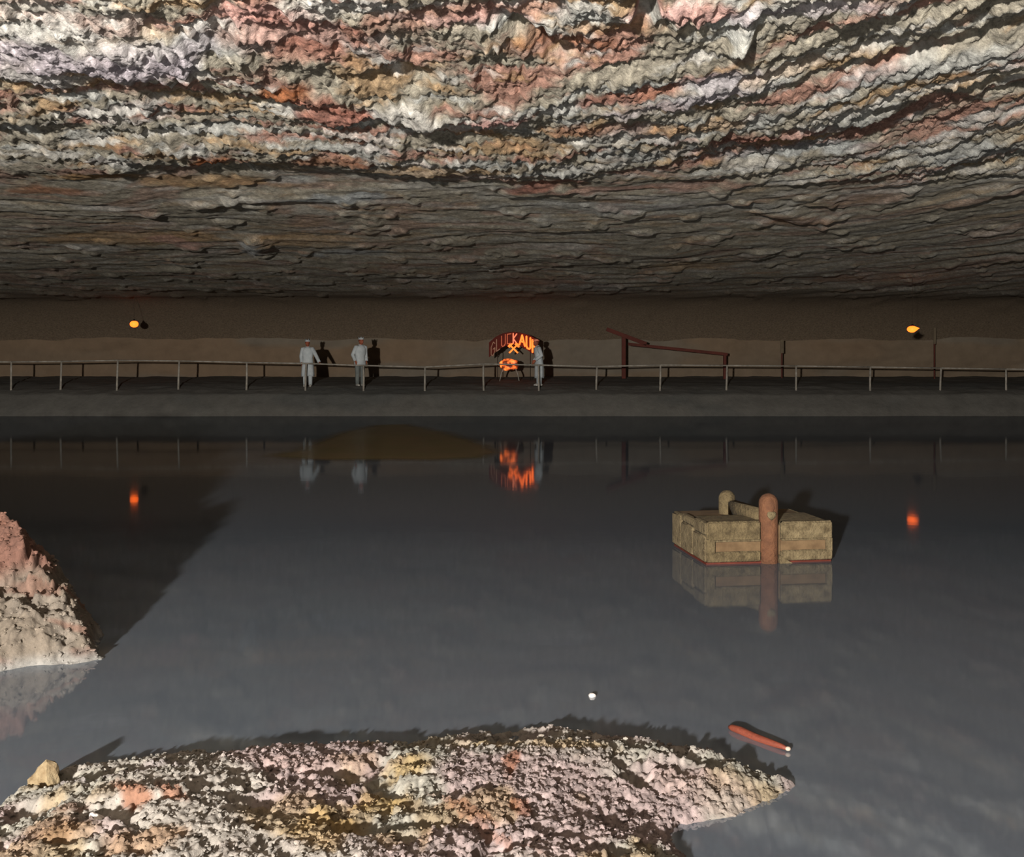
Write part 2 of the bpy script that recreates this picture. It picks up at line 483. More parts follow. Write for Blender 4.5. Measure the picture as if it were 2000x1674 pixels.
def poly_dist(X, Y, poly):
    """signed distance to a closed polygon, positive inside"""
    best = np.full(X.shape, 1e9); inside = np.zeros(X.shape, bool)
    n = len(poly)
    for i in range(n):
        (x1, y1), (x2, y2) = poly[i], poly[(i + 1) % n]
        ex, ey = x2 - x1, y2 - y1
        tt = np.clip(((X - x1) * ex + (Y - y1) * ey) / (ex * ex + ey * ey + 1e-12), 0, 1)
        best = np.minimum(best, np.hypot(X - x1 - tt * ex, Y - y1 - tt * ey))
        cond = ((y1 > Y) != (y2 > Y)) & (X < (x2 - x1) * (Y - y1) / ((y2 - y1) if y2 != y1 else 1e-12) + x1)
        inside ^= cond
    return np.where(inside, best, -best)

def chips(name, pts, size, parent, mat, seed, colfn):
    """loose angular crumbs lying on a mound, one mesh"""
    rng = np.random.RandomState(seed)
    ico = bmesh.new(); bmesh.ops.create_icosphere(ico, subdivisions=1, radius=1.0)
    bv = np.array([v.co[:] for v in ico.verts]); bf = np.array([[v.index for v in f.verts] for f in ico.faces]); ico.free()
    n = len(pts)
    V = np.repeat(bv[None], n, 0) * (1 + 0.55 * (rng.rand(n, len(bv), 1) - 0.5))
    sc = (size[0] + (size[1] - size[0]) * rng.rand(n, 1, 1) ** 3) * (0.6 + 0.8 * rng.rand(n, 1, 3)); sc[..., 2] *= 0.7
    V = V * sc
    a = rng.rand(n) * 6.283; ca, sa = np.cos(a)[:, None], np.sin(a)[:, None]
    V = np.stack([V[..., 0] * ca - V[..., 1] * sa, V[..., 0] * sa + V[..., 1] * ca, V[..., 2]], -1) + pts[:, None, :]
    F = bf[None] + (np.arange(n) * len(bv))[:, None, None]
    me = bpy.data.meshes.new(name)
    me.from_pydata(V.reshape(-1, 3).tolist(), [], F.reshape(-1, 3).tolist())
    col = colfn(pts, rng)
    a_ = me.color_attributes.new('stone', 'FLOAT_COLOR', 'POINT')
    cc = np.concatenate([np.repeat(col, len(bv), 0), np.ones((n * len(bv), 1))], 1).astype(np.float32)
    a_.data.foreach_set('color', cc.ravel())
    o = obj(name, me, mat, parent)
    o['kind'] = 'stuff'
    return o

# shoreline of the near mound, traced along the water's edge, closed behind the camera
shore = [(-60, 1600), (0, 1568), (70, 1530), (130, 1506), (300, 1482), (450, 1468), (600, 1458), (750, 1450), (860, 1443), (960, 1432), (1050, 1424), (1150, 1434),
         (1250, 1446), (1330, 1462), (1400, 1480), (1480, 1506), (1530, 1522), (1574, 1532), (1520, 1562), (1450, 1586), (1350, 1606), (1318, 1625), (1316, 1650), (1345, 1674), (1370, 1720)]
NEAR_POLY = [water_pt(*p) for p in shore] + [(1.3, 2.6), (1.5, 0.6), (1.2, -1.2), (-3.6, -1.2), (-3.9, 1.5), (-3.0, 3.5)]
MPATCH = [(260, 1555, 60, 16, 25, RUST, 0.95), (335, 1560, 55, 12, 25, RUST, 0.9), (800, 1485, 50, 22, -10, (0.46, 0.30, 0.09), 0.9), (1000, 1485, 18, 26, -20, RUST, 0.95),
          (740, 1550, 50, 26, 0, (0.46, 0.30, 0.09), 0.85), (630, 1620, 55, 45, 0, (0.44, 0.27, 0.08), 0.8), (1095, 1448, 80, 12, 0, (0.44, 0.30, 0.12), 0.7), (880, 1435, 70, 10, 0, (0.42, 0.34, 0.18), 0.6),
          (110, 1620, 60, 30, 0, (0.32, 0.16, 0.06), 0.8), (290, 1650, 80, 24, 0, (0.34, 0.17, 0.06), 0.8), (1020, 1570, 20, 18, 0, RUST, 0.8), (905, 1575, 60, 8, 25, RUST, 0.6),
          (960, 1620, 90, 8, 28, RUST, 0.5), (830, 1640, 14, 40, 0, (0.34, 0.2, 0.07), 0.7), (140, 1570, 40, 10, 0, RUST, 0.5), (1390, 1510, 120, 30, 10, (0.46, 0.33, 0.28), 0.6),
          (620, 1475, 120, 16, 0, (0.50, 0.35, 0.31), 0.6), (230, 1500, 120, 14, -6, (0.45, 0.37, 0.40), 0.6)]

def near_h(X, Y):
    d = poly_dist(X, Y, NEAR_POLY) + (fbm(X * 5, Y * 5, 501, 3) - 0.5) * 0.10
    base = 0.16 * (1 - np.exp(-np.clip(d, 0, None) / 0.35)) + np.clip(d, -0.4, 0) * 0.5
    ins = sstep(-0.02, 0.25, d)
    h = base + ins * ((fbm(X * 1.3, Y * 1.3, 503, 3) - 0.5) * 0.14)
    dr = fbm(X * 3.0 + Y * 1.2, Y * 5.0 - X * 2.0, 507, 4)
    h = h - ins * 0.055 * sstep(0.56, 0.72, dr)
    s2 = sstep(-0.04, 0.06, d)
    h = h + s2 * (0.018 * (1 - np.clip(worley(X * 20, Y * 13, 511) * 1.2, 0, 1)) + 0.014 * (1 - np.clip(worley(X * 42, Y * 27, 513) * 1.2, 0, 1)) + 0.024 * (fbm(X * 24, Y * 15, 515, 3) - 0.5) - 0.025 * sstep(0.55, 0.70, fbm(X * 9, Y * 9, 517, 3)))
    return h - 0.01, d, dr

def near_c(X, Y, dr):
    c = np.zeros(X.shape + (3,)) + np.array((0.33, 0.295, 0.258))
    c = mixc(c, (0.325, 0.250, 0.238), sstep(0.45, 0.62, fbm(X * 1.5, Y * 1.5, 521, 3)))
    c = mixc(c, (0.305, 0.285, 0.240), sstep(0.5, 0.65, fbm(X * 1.8 + 7, Y * 1.8, 523, 3)))
    c = mixc(c, (0.27, 0.18, 0.08), sstep(0.62, 0.72, fbm(X * 2.2, Y * 2.2 + 5, 525, 3)) * 0.6)
    for (px, py, rx, ry, ang, col, st) in MPATCH:
        Dc = FPX * (CAMZ - 0.15) / (py - HOR)
        s = Dc / FPX
        cx = (px - 1000) * s; hw = rx * s; hd = ry * Dc / (py - HOR)
        sl = -math.tan(math.radians(ang)) * (Dc / (py - HOR)) / s
        dx = X - cx; dd = Y - Dc - sl * dx
        r = np.sqrt((dx / hw) ** 2 + (dd / hd) ** 2) + (fbm(X * 7 + px, Y * 7, 531, 3) - 0.5) * 1.2
        c = mixc(c, np.array(col) * 0.78, (1 - sstep(0.65, 1.3, r)) * st * 0.75)
    return c * 0.50 * (0.72 + 0.56 * fbm(X * 22, Y * 22, 541, 3))[..., None]

def build_near_mound():
    root = empty('salt_mound', (0, 3.5, 0), 'wide pinkish grey crumbly salt mound with ochre and rust patches, tapering into a point', 'mound')
    y = np.concatenate([np.linspace(-1.4, 3.6, 40), np.linspace(3.62, 6.6, 420)])
    x = np.linspace(-4.2, 2.4, 900)
    X, Y = np.meshgrid(x, y)
    Z, d, dr = near_h(X, Y)
    me = trim(grid_mesh('earth', X, Y - 3.5, Z, np.clip(near_c(X, Y, dr), 0.01, 0.9)), -0.09)
    obj('earth', me, M['mound'], root)
    rng = np.random.RandomState(5)
    px = rng.rand(30000) * 5.6 - 3.6; py = 3.7 + rng.rand(30000) * 2.7
    Zp, dp, drp = near_h(px, py)
    keep = (dp > -0.03) & (Zp > -0.01) & (drp < 0.66)
    pts = np.stack([px[keep], py[keep] - 3.5, Zp[keep] + 0.002], -1)[:9000]
    def colfn(p, rng):
        c = near_c(p[:, 0], p[:, 1] + 3.5, None)
        return np.clip(c * (0.65 + 0.4 * rng.rand(len(p), 1)), 0.02, 0.85)
    chips('gravel', pts, (0.004, 0.016), root, M['mound'], 8, colfn)

build_near_mound()

HEAP_POLY = [water_pt(*p) for p in [(-420, 1345), (-200, 1328), (0, 1313), (100, 1300), (186, 1287)]] + [(-3.12, 7.75), (-3.5, 8.5), (-4.3, 9.6), (-6.0, 10.5), (-9.0, 10.3), (-10.0, 8.5), (-9.0, 6.9)]
def left_h(X, Y):
    # a steep heap whose nose points into the lake
    d = poly_dist(X, Y, HEAP_POLY) + (fbm(X * 3, Y * 3, 601, 4) - 0.5) * 0.26
    (ax, ay), (bx, by) = HEAP_POLY[2], HEAP_POLY[4]
    ln_ = math.hypot(bx - ax, by - ay)
    dn = ((bx - ax) * (Y - ay) - (by - ay) * (X - ax)) / ln_ + (fbm(X * 2.5 + 5, Y * 2.5, 602, 4) - 0.5) * 0.5
    h = np.where(d < 0, 0.8 * d, np.minimum(1.38 * d, 0.05 + 0.68 * np.clip(dn, 0, None)))
    h = np.where(h > 0.62, 0.62 + (h - 0.62) * 0.7, h)
    ins = sstep(-0.02, 0.3, d)
    h = h + ins * ((fbm(X * 2.2, Y * 2.2, 603, 4) - 0.5) * 0.26 - 0.10 * sstep(0.55, 0.7, fbm(X * 7, Y * 5, 604, 3)))
    h = h + sstep(-0.05, 0.1, d) * (0.035 * (1 - np.clip(worley(X * 13, Y * 13, 605) * 1.2, 0, 1)) + 0.02 * (1 - np.clip(worley(X * 28, Y * 28, 607) * 1.2, 0, 1)) + 0.05 * (fbm(X * 14, Y * 14, 609, 4) - 0.5))
    return np.clip(h, -0.4, 1.9), d

def build_left_mound():
    root = empty('salt_heap', (-6.3, 8.9, 0), 'steep brown salt heap with rust red crest sloping down to the water', 'mound')
    x = np.concatenate([np.linspace(-10.2, -5.2, 110), np.linspace(-5.18, -2.3, 330)]); y = np.linspace(6.5, 10.9, 360)
    X, Y = np.meshgrid(x, y)
    Z, d = left_h(X, Y)
    def colf(X, Y, Z):
        c = np.zeros(X.shape + (3,)) + np.array((0.105, 0.085, 0.065))
        c = mixc(c, (0.120, 0.100, 0.080), sstep(0.45, 0.6, fbm(X * 2, Y * 2, 611, 3)))
        c = mixc(c, (0.100, 0.050, 0.036), sstep(0.38, 0.62, Z + (fbm(X * 2, Y * 2, 613, 3) - 0.5) * 0.5))
        c = mixc(c, (0.105, 0.048, 0.032), sstep(0.6, 0.7, fbm(X * 1.4, Y * 4 + Z * 3, 615, 3)) * 0.6)
        c = mixc(c, (0.145, 0.137, 0.125), 1 - sstep(0.0, 0.10, Z))
        return np.clip(c * (0.72 + 0.56 * fbm(X * 16, Y * 16, 617, 3))[..., None], 0.01, 0.9)
    obj('earth', trim(grid_mesh('earth', X + 6.3, Y - 8.9, Z, colf(X, Y, Z)), -0.2), M['mound'], root)
    rng = np.random.RandomState(15)
    px = -5.6 + rng.rand(14000) * 3.0; py = 6.7 + rng.rand(14000) * 2.6
    Zp, dp = left_h(px, py)
    keep = (Zp > -0.01)
    pts = np.stack([px[keep] + 6.3, py[keep] - 8.9, Zp[keep]], -1)[:4500]
    def colfn(p, rng):
        return np.clip(colf(p[:, 0] - 6.3, p[:, 1] + 8.9, p[:, 2]) * (0.85 + 0.5 * rng.rand(len(p), 1)), 0.02, 0.85)
    chips('gravel', pts, (0.006, 0.022), root, M['mound'], 18, colfn)

build_left_mound()

# sunken silt shoal, barely breaking the water
def build_shoal():
    root_y = 24.5
    x = np.linspace(-6.2, 0.7, 180); y = np.linspace(21.0, 34.0, 120)
    X, Y = np.meshgrid(x, y)
    poly = [water_pt(*p) for p in [(505, 893), (560, 876), (640, 846), (720, 830), (800, 828), (880, 842), (950, 866), (1000, 884), (960, 896), (850, 901), (700, 902), (580, 900)]]
    d = poly_dist(X, Y, poly) + (fbm(X * 0.8, Y * 0.5, 701, 3) - 0.5) * 0.5
    Z = np.clip(0.012 * d, -0.03, 0.015)
    m, nt, b, out = new_mat('wet_silt')
    v = coords(nt)
    n = noise_node(nt, 0.9, 4, 0.6, v)
    nt.links.new(ramp(nt, n.outputs['Fac'], [(0.3, (0.20, 0.155, 0.05)), (0.7, (0.25, 0.155, 0.065))]), b.inputs['Base Color'])
    b.inputs['Roughness'].default_value = 0.35
    b.inputs['IOR'].default_value = 1.33
    # the silt film thins out towards its rim
    at = nt.nodes.new('ShaderNodeAttribute'); at.attribute_name = 'stone'
    nt.links.new(at.outputs['Color'], b.inputs['Alpha'])
    M['silt'] = m
    cov = sstep(-0.15, 0.7, d) * (0.75 + 0.25 * fbm(X * 0.7, Y * 0.4, 705, 3))
    o = obj('silt_shoal', grid_mesh('silt_shoal', X, Y, np.maximum(Z, 0.004), np.repeat(cov[..., None], 3, -1) * 0.85), m)
    tag(o, 'flat olive yellow silt shoal lying just at the water surface', 'shoal')

build_shoal()

# ------------------------------------------------------------------ railing on the far bank
RD = 39.0
RAIL = [(-240, 706, 757), (-110, 706, 757), (22, 707, 755), (120, 706, 756), (230, 704, 754), (350, 705, 749), (482, 708, 755), (598, 710, 757), (710, 714, 762), (830, 717, 761), (944, 711, 758),
        (1052, 713, 760), (1166, 716, 760), (1290, 713, 764), (1420, 714, 762), (1555, 715, 765), (1700, 717, 758), (1838, 719, 766), (1965, 721, 764), (2095, 722, 765), (2230, 723, 766)]
def build_railing():
    root = empty('railing', (0, RD, 0.93), 'long pale weathered wooden railing along the far bank', 'railing')
    for i, (px, yt, yb) in enumerate(RAIL):
        a = P(px, yt, RD) - root.location; f = P(px + random.uniform(-2, 1), yb, RD) - root.location
        f.z = -0.12
        bm = bmesh.new()
        tube_bm(bm, [f, f.lerp(a, 0.5) + Vector((random.uniform(-.01, .01), 0, 0)), a - Vector((0, 0, 0.015))], [0.042, 0.038, 0.036], 8)
        bm_obj('post', bm, M['rail'], root, True)
        if i:
            p0 = P(RAIL[i - 1][0], RAIL[i - 1][1], RD) - root.location
            bm = bmesh.new()
            e = (a - p0).normalized() * 0.02
            tube_bm(bm, [p0 - e, p0.lerp(a, 0.5), a + e], [0.029, 0.027, 0.029], 8)
            bm_obj('rail', bm, M['rail'], root, True)
build_railing()

# ------------------------------------------------------------------ lamps
def build_lamp(px, py, D, w, h, label, tear=False):
    c = P(px, py, D)
    top = float(ceil_base(np.array(D))) + 0.35
    root = empty('hanging_lamp', c, label, 'lamp', 'orange lamps over the lake')
    bm = bmesh.new(); tube_bm(bm, [(0, 0, h * 0.9), (0, 0, top - c.z)], 0.005, 6)
    bm_obj('cord', bm, M['iron'], root)
    bm = bmesh.new(); tube_bm(bm, [(0, 0, h * 0.85), (0, 0, h * 1.15), (0, 0, h * 1.5)], [w * 0.45, w * 0.32, 0.02], 12)
    bm_obj('socket', bm, M['iron'], root, True)
    bm = bmesh.new(); ball_bm(bm, (0, 0, 0), 1.0, 20, 14, (w, w, h))
    if tear:
        for v in bm.verts:
            if v.co.x > 0:
                k = (v.co.x / w) ** 2
                v.co.z = v.co.z * (1 - 0.75 * k) + 0.10 * k * h * 3; v.co.x *= 1 + 0.35 * k
    bm_obj('globe', bm, M['bulb'], root, True)

build_lamp(262, 633, 41.0, 0.165, 0.135, 'round orange glowing lamp above the railing, on the side of the steep brown heap')
build_lamp(1782, 643, 33.0, 0.165, 0.110, 'pointed orange glowing lamp above the railing, beyond the box float', tear=True)

# ------------------------------------------------------------------ illuminated sign
SD = 42.0
LET = {
    'G': [[(.95, .80), (.6, 1), (.1, .75), (.1, .2), (.5, 0), (.95, .22), (.95, .48), (.55, .48)]],
    'L': [[(.1, 1), (.1, 0), (.9, .0)]],
    'U': [[(.08, 1), (.08, .15), (.3, 0), (.7, 0), (.92, .15), (.92, 1)]],
    'C': [[(.95, 1), (.1, 1), (.1, 0), (.95, 0)]],
    'K': [[(.1, 1), (.1, 0)], [(.9, 1), (.12, .48), (.95, 0)]],
    'A': [[(0, 0), (.5, 1), (1, 0)], [(.2, .36), (.8, .36)]],
    'F': [[(.12, 0), (.12, 1), (.95, .98)], [(.12, .52), (.75, .52)]],
}
def build_sign():
    ground = float(bank_z(SD))
    base = Vector((P(1003, 700, SD).x, SD, ground))
    root = empty('miners_greeting_sign', base, 'arched sign with glowing orange letters GLUCKAUF and crossed hammers', 'sign')
    s = SD / FPX
    spec = [('G', 958.5, 967, 669, 695, .9, 'neon_off', .016), ('L', 969, 977, 661, 684, .7, 'neon_off', .018), ('U', 979, 987.5, 655, 676, .45, 'neon_dim', .018), ('C', 990, 998.5, 652.5, 671, .12, 'neon_dim', .020),
            ('K', 1001.5, 1010, 652, 671, -.1, 'neon_mid', .026), ('A', 1014.5, 1025, 655, 674.5, -.25, 'neon', .036), ('U', 1027.5, 1036.5, 659, 681, -.4, 'neon', .038), ('F', 1039, 1047, 666, 689, -.5, 'neon', .038)]
    for ch, x0, x1, y0, y1, sl, mat, r in spec:
        bm = bmesh.new()
        for st in LET[ch]:
            pts = []
            for (u, w) in st:
                q = P(x0 + u * (x1 - x0), y1 - w * (y1 - y0), SD) - base
                q.z += sl * (u - .5) * (x1 - x0) * s
                q.y = -0.06
                pts.append(q)
            for a, b_ in zip(pts[:-1], pts[1:]):
                tube_bm(bm, [a, b_], r, 8)
            for q in pts: ball_bm(bm, q, r, 8, 6)
        bm_obj('letter', bm, M[mat], root, True)
    # arched board
    xs = np.linspace(955, 1051, 30)
    topc = np.interp(xs, [955, 968, 980, 992, 1005, 1018, 1030, 1042, 1051], [669, 658, 651.5, 649, 648, 650, 653, 659, 664])
    botc = np.interp(xs, [955, 968, 980, 992, 1005, 1018, 1030, 1042, 1051], [698, 688, 679, 674, 673.5, 677, 684, 692, 697])
    bm = bmesh.new(); rows = []
    for x, a, b_ in zip(xs, topc, botc):
        pt, pb = P(x, a, SD) - base, P(x, b_, SD) - base
        rows.append([bm.verts.new((pt.x, 0.0, pt.z)), bm.verts.new((pb.x, 0.0, pb.z)), bm.verts.new((pb.x, 0.05, pb.z)), bm.verts.new((pt.x, 0.05, pt.z))])
    for a, b_ in zip(rows[:-1], rows[1:]):
        for k in range(4):
            bm.faces.new((a[k], a[(k + 1) % 4], b_[(k + 1) % 4], b_[k]))
    bm.faces.new(rows[0]); bm.faces.new(list(reversed(rows[-1])))
    bm_obj('board', bm, M['signboard'], root)
    # emblem: hammer and pick crossed
    ec = P(1003, 681, SD) - base; ec.y = -0.05
    for sgn, nm in ((1, 'hammer'), (-1, 'pick')):
        L = Vector((sgn * 0.155, 0, 0.155)).normalized()
        side = Vector((-L.z, 0, L.x))
        yo = Vector((0, -0.03 if sgn > 0 else 0.0, 0))
        bm = bmesh.new()
        tube_bm(bm, [ec + yo - L * 0.25, ec + yo + L * 0.22], 0.032, 8)
        h = ec + yo + L * 0.20
        if sgn > 0:
            tube_bm(bm, [h - side * 0.12, h + side * 0.0 + L * .02, h + side * 0.10], [0.030, 0.058, 0.055], 8)
        else:
            tube_bm(bm, [h - side * 0.13 - L * 0.03, h, h + side * 0.10 - L * 0.01], [0.02, 0.058, 0.055], 8)
        bm_obj(nm, bm, M['neon'], root, True)
    # two thin standards and the rod that holds the emblem
    for x, yb in ((972, 684), (1036, 687)):
        t = P(x, yb, SD) - base
        bm = bmesh.new(); tube_bm(bm, [(t.x, 0.03, -0.1), (t.x, 0.03, t.z)], 0.016, 8)
        bm_obj('standard', bm, M['iron'], root, True)
    bm = bmesh.new(); tube_bm(bm, [(ec.x, -0.008, ec.z - 0.03), (ec.x, 0.0, ec.z + 0.3)], 0.018, 8)
    bm_obj('hanger', bm, M['iron'], root, True)
build_sign()

def build_brazier():
    D = 41.7
    g = float(bank_z(D))
    c = P(995, 712, D)
    root = empty('brazier', (c.x, D, g), 'low glowing orange brazier on short legs below the arched sign', 'brazier')
    bm = bmesh.new()
    bmesh.ops.create_icosphere(bm, subdivisions=4, radius=1.0)
    for v in bm.verts:
        n = v.co.normalized()
        k = 1 + 0.10 * math.sin(n.x * 5 + n.z * 3) * math.cos(n.y * 4) + 0.06 * math.sin(n.x * 11 + 1) * math.sin(n.z * 9)
        e = 0.72
        v.co = Vector((math.copysign(abs(n.x) ** e, n.x) * 0.37 * k, math.copysign(abs(n.y) ** e, n.y) * 0.26 * k, math.copysign(abs(n.z) ** e, n.z) * 0.23 * k + c.z - g))
    bm_obj('ember_body', bm, M['ember'], root, True)
    for sx in (-1, 1):
        for sy in (-1, 1):
            bm = bmesh.new()
            tube_bm(bm, [(sx * 0.22, sy * 0.12, c.z - g - 0.12), (sx * 0.33, sy * 0.17, (c.z - g) * 0.45), (sx * 0.40, sy * 0.2, -0.04)], [0.028, 0.022, 0.018], 8)
            bm_obj('leg', bm, M['rail'], root, True)
build_brazier()

# ------------------------------------------------------------------ red timber handrail and pale boards by the back wall
def build_redrail():
    D = 43.0
    g = float(bank_z(D))
    b0 = P(1218, 700, D); base = Vector((b0.x, D, g))
    root = empty('ramp_handrail', base, 'faded red timber post with a sloping handrail before the brown wall', 'handrail')
    a = P(1218, 652, D) - base
    bm = bmesh.new(); box_bm(bm, (0, 0, (a.z - 0.1) / 2 - 0.02), (0.16, 0.14, a.z + 0.1)); bm_obj('post', bm, M['redwood'], root, bevel=0.01)
    for (x0, y0, x1, y1, r) in ((1184, 643, 1262, 672, 0.08), (1226, 672, 1420, 692, 0.06)):
        p0, p1 = P(x0, y0, D) - base, P(x1, y1, D) - base
        bm = bmesh.new()
        d = p1 - p0; rot = Matrix.Rotation(-math.atan2(d.z, d.x), 3, 'Y')
        box_bm(bm, (p0 + p1) / 2 + Vector((0, -0.09, 0)), (d.length, 0.08, r * 2), rot)
        bm_obj('rail', bm, M['redwood'], root, bevel=0.01)
    p = P(1420, 692, D) - base
    bm = bmesh.new(); box_bm(bm, (p.x - 0.1, 0, p.z / 2 - 0.02), (0.12, 0.12, p.z + 0.08)); bm_obj('post', bm, M['redwood'], root, bevel=0.01)
build_redrail()

def build_board(px, y0, y1, w, label):
    D = 43.2
    g = float(bank_z(D))
    a = P(px, y0, D)
    root = empty('marker_post', (a.x, D, g), label, 'post')
    top = a.z - g; low = P(px, y1, D).z - g
    bm = bmesh.new(); box_bm(bm, (0, -0.03, (top + low) / 2), (w, 0.04, top - low)); bm_obj('board', bm, M['paleboard'], root, bevel=0.008)
    bm = bmesh.new(); box_bm(bm, (0, 0.01, (top - 0.1) / 2), (0.05, 0.05, top + 0.05)); bm_obj('stake', bm, M['redwood'], root, bevel=0.006)
build_board(1527, 664, 690, 0.15, 'narrow pale board on a stake by the wall, close to the red handrail')
build_board(1825, 640, 672, 0.10, 'tall thin pale board on a stake beyond the pointed lamp')

# ------------------------------------------------------------------ box float with mooring posts
def build_float():
    A = Vector((*water_pt(1379, 1103), 0)); B = Vector((*water_pt(1626, 1096), 0)); Cc = Vector((*water_pt(1287, 1066), 0))
    ex = (B - A).normalized(); L = (B - A).length
    ey = Vector((-ex.y, ex.x, 0)); Dp = (Cc - A).length
    root = empty('box_float', A, 'tan salt-crusted box float with two round-topped mooring posts', 'float')
    root.rotation_euler = (0, 0, math.atan2(ex.y, ex.x))
    tan = solid_mat('salt_crusted_wood', lin(66, 55, 36), lin(102, 88, 62), 14, 0.9, 1.0, 0.03, 40)
    tan2 = solid_mat('pale_salt_crust', lin(74, 62, 42), lin(112, 98, 72), 12, 0.9, 1.0, 0.03, 36)
    brown = solid_mat('orange_brown_post', lin(76, 48, 31), lin(98, 64, 42), 12, 0.85, 0.9, 0.02, 36)
    dark = solid_mat('wet_red_base', lin(66, 26, 18), lin(84, 36, 24), 6, 0.5, 0.4, 0.01)
    slot = solid_mat('slot_brown', lin(76, 58, 38), lin(98, 78, 54), 8, 0.9)
    H = 0.445
    pw, px0 = 0.20, (1483 - 1379) / 247 * L                 # front post
    def blk(name, x0, x1, y0, y1, z0, z1, mat, bev=0.02, parent=root):
        bm = bmesh.new(); box_bm(bm, ((x0 + x1) / 2, (y0 + y1) / 2, (z0 + z1) / 2), (x1 - x0, y1 - y0, z1 - z0))
        o = bm_obj(name, bm, mat, parent, True, bev * 1.2, 3)
        o.modifiers.new('flat_faces', 'WEIGHTED_NORMAL')
        return o
    # hull core slightly recessed behind the cladding
    blk('hull', 0.03, L - 0.04, 0.03, Dp - 0.02, -0.25, H - 0.05, slot, 0.01)
    blk('waterline_band', -0.004, L - 0.01, -0.004, Dp, -0.2, 0.022, dark, 0.006)
    def face(x0, x1, top, mat, nm):
        f = blk(nm + '_lower', x0, x1, -0.02, 0.06, 0.02, 0.13, mat, 0.012)
        blk(nm + '_upper', x0, x1, -0.02, 0.06, 0.235, top, mat, 0.016)
        blk(nm + '_inset', x0 + 0.09 * (x0 == 0), x1 - 0.07 * (x1 == L), 0.0, 0.06, 0.12, 0.245, slot, 0.004)
        if x0 == 0: blk('corner_stile', 0.0, 0.10, -0.02, 0.06, 0.10, 0.26, mat, 0.01)
        if x1 == L: blk('corner_stile', L - 0.08, L, -0.02, 0.06, 0.10, 0.26, mat, 0.01)
        blk(nm + '_ledge', x0 + 0.09 * (x0 == 0), x1 - 0.07 * (x1 == L), -0.028, 0.03, 0.232, 0.252, tan2, 0.006)
    face(0, px0 + 0.01, H, tan, 'front_board')
    face(px0 + pw + 0.028, L, H - 0.015, tan2, 'end_board')
    # deck: near planks and far planks
    blk('deck_board', 0.0, px0 + 0.02, 0.0, 0.50, H - 0.09, H - 0.012, tan, 0.02)
    blk('deck_board', 0.0, px0 + 0.02, 0.505, Dp, H - 0.14, H - 0.055, tan, 0.02)
    blk('deck_board', px0 + pw + 0.012, L, 0.0, Dp * 0.6, H - 0.13, H - 0.025, tan2, 0.03)
    # left side cladding
    blk('side_board', -0.02, 0.06, 0.0, 0.40, 0.02, 0.30, tan2, 0.014)
    blk('side_board', -0.02, 0.06, 0.0, 0.36, 0.30, H - 0.01, tan2, 0.014)
    blk('side_board', -0.026, 0.06, 0.40, 0.80, 0.02, 0.33, tan2, 0.014)
    blk('side_board', -0.02, 0.06, 0.365, 0.80, 0.33, H - 0.03, tan2, 0.014)
    blk('side_board', -0.03, 0.06, 0.80, Dp, 0.02, H - 0.05, tan2, 0.018)
    blk('rear_board', 0.02, L - 0.02, Dp - 0.05, Dp, -0.05, H - 0.07, tan, 0.012)
    blk('far_end_board', L - 0.05, L, 0.0, Dp, -0.05, H - 0.05, tan2, 0.02)
    # front mooring post: round with domed head, standing before the front boards
    def post(name, x, y, r, z0, z1, mat):
        bm = bmesh.new()
        zs = [z0, 0.3, z1 - r]; rs = [r, r * 0.98, r]
        for k in range(1, 6):
            a = k / 5 * math.pi / 2 * 0.96
            zs.append(z1 - r + r * math.sin(a)); rs.append(r * math.cos(a))
        tube_bm(bm, [(x, y, z) for z in zs], rs, 20)
        return bm_obj(name, bm, mat, root, True)
    pf = post('mooring_post', px0 + pw / 2 + 0.005, 0.03, pw / 2, -0.3, 0.725, brown)
    pb = post('mooring_post', 0.52, Dp - 0.30, 0.093, 0.0, 0.66, tan)
    # pale chip of salt on the front post
    bm = bmesh.new(); bmesh.ops.create_icosphere(bm, subdivisions=2, radius=1)
    for v in bm.verts: v.co = Vector((v.co.x * 0.05, v.co.y * 0.02, v.co.z * 0.045 + 0.02 * abs(v.co.x))) + Vector((px0 + pw / 2, -0.07, 0.50))
    bm_obj('salt_crust', bm, tan2, pf, True)
    # tie beam from the rear post to the front post
    p0 = Vector((0.55, Dp - 0.32, H + 0.035)); p1 = Vector((px0 + pw / 2, 0.10, H + 0.035))
    d = p1 - p0
    bm = bmesh.new()
    rot = Matrix.Rotation(math.atan2(d.y, d.x), 3, 'Z')
    box_bm(bm, (p0 + p1) / 2 + Vector((0, 0, -0.02)), (d.length, 0.12, 0.15), rot)
    for v in bm.verts:
        if v.co.z > H and (v.co - p0).length < 0.3: v.co.z += 0.02
    bm_obj('tie_beam', bm, tan, root, True, 0.015, 2)
    # chip leaning at the waterline
    bm = bmesh.new()
    vs_ = [bm.verts.new(p) for p in ((px0 + pw + 0.0, -0.05, 0.0), (px0 + pw + 0.14, -0.05, 0.0), (px0 + pw + 0.0, -0.03, 0.085), (px0 + pw + 0.0, 0.0, 0.0), (px0 + pw + 0.14, 0.0, 0.0), (px0 + pw + 0.0, 0.0, 0.085))]
    for f in ((0, 1, 2), (5, 4, 3), (0, 3, 4, 1), (1, 4, 5, 2), (0, 2, 5, 3)): bm.faces.new([vs_[i] for i in f])
    bm_obj('splinter', bm, tan2, root)
build_float()

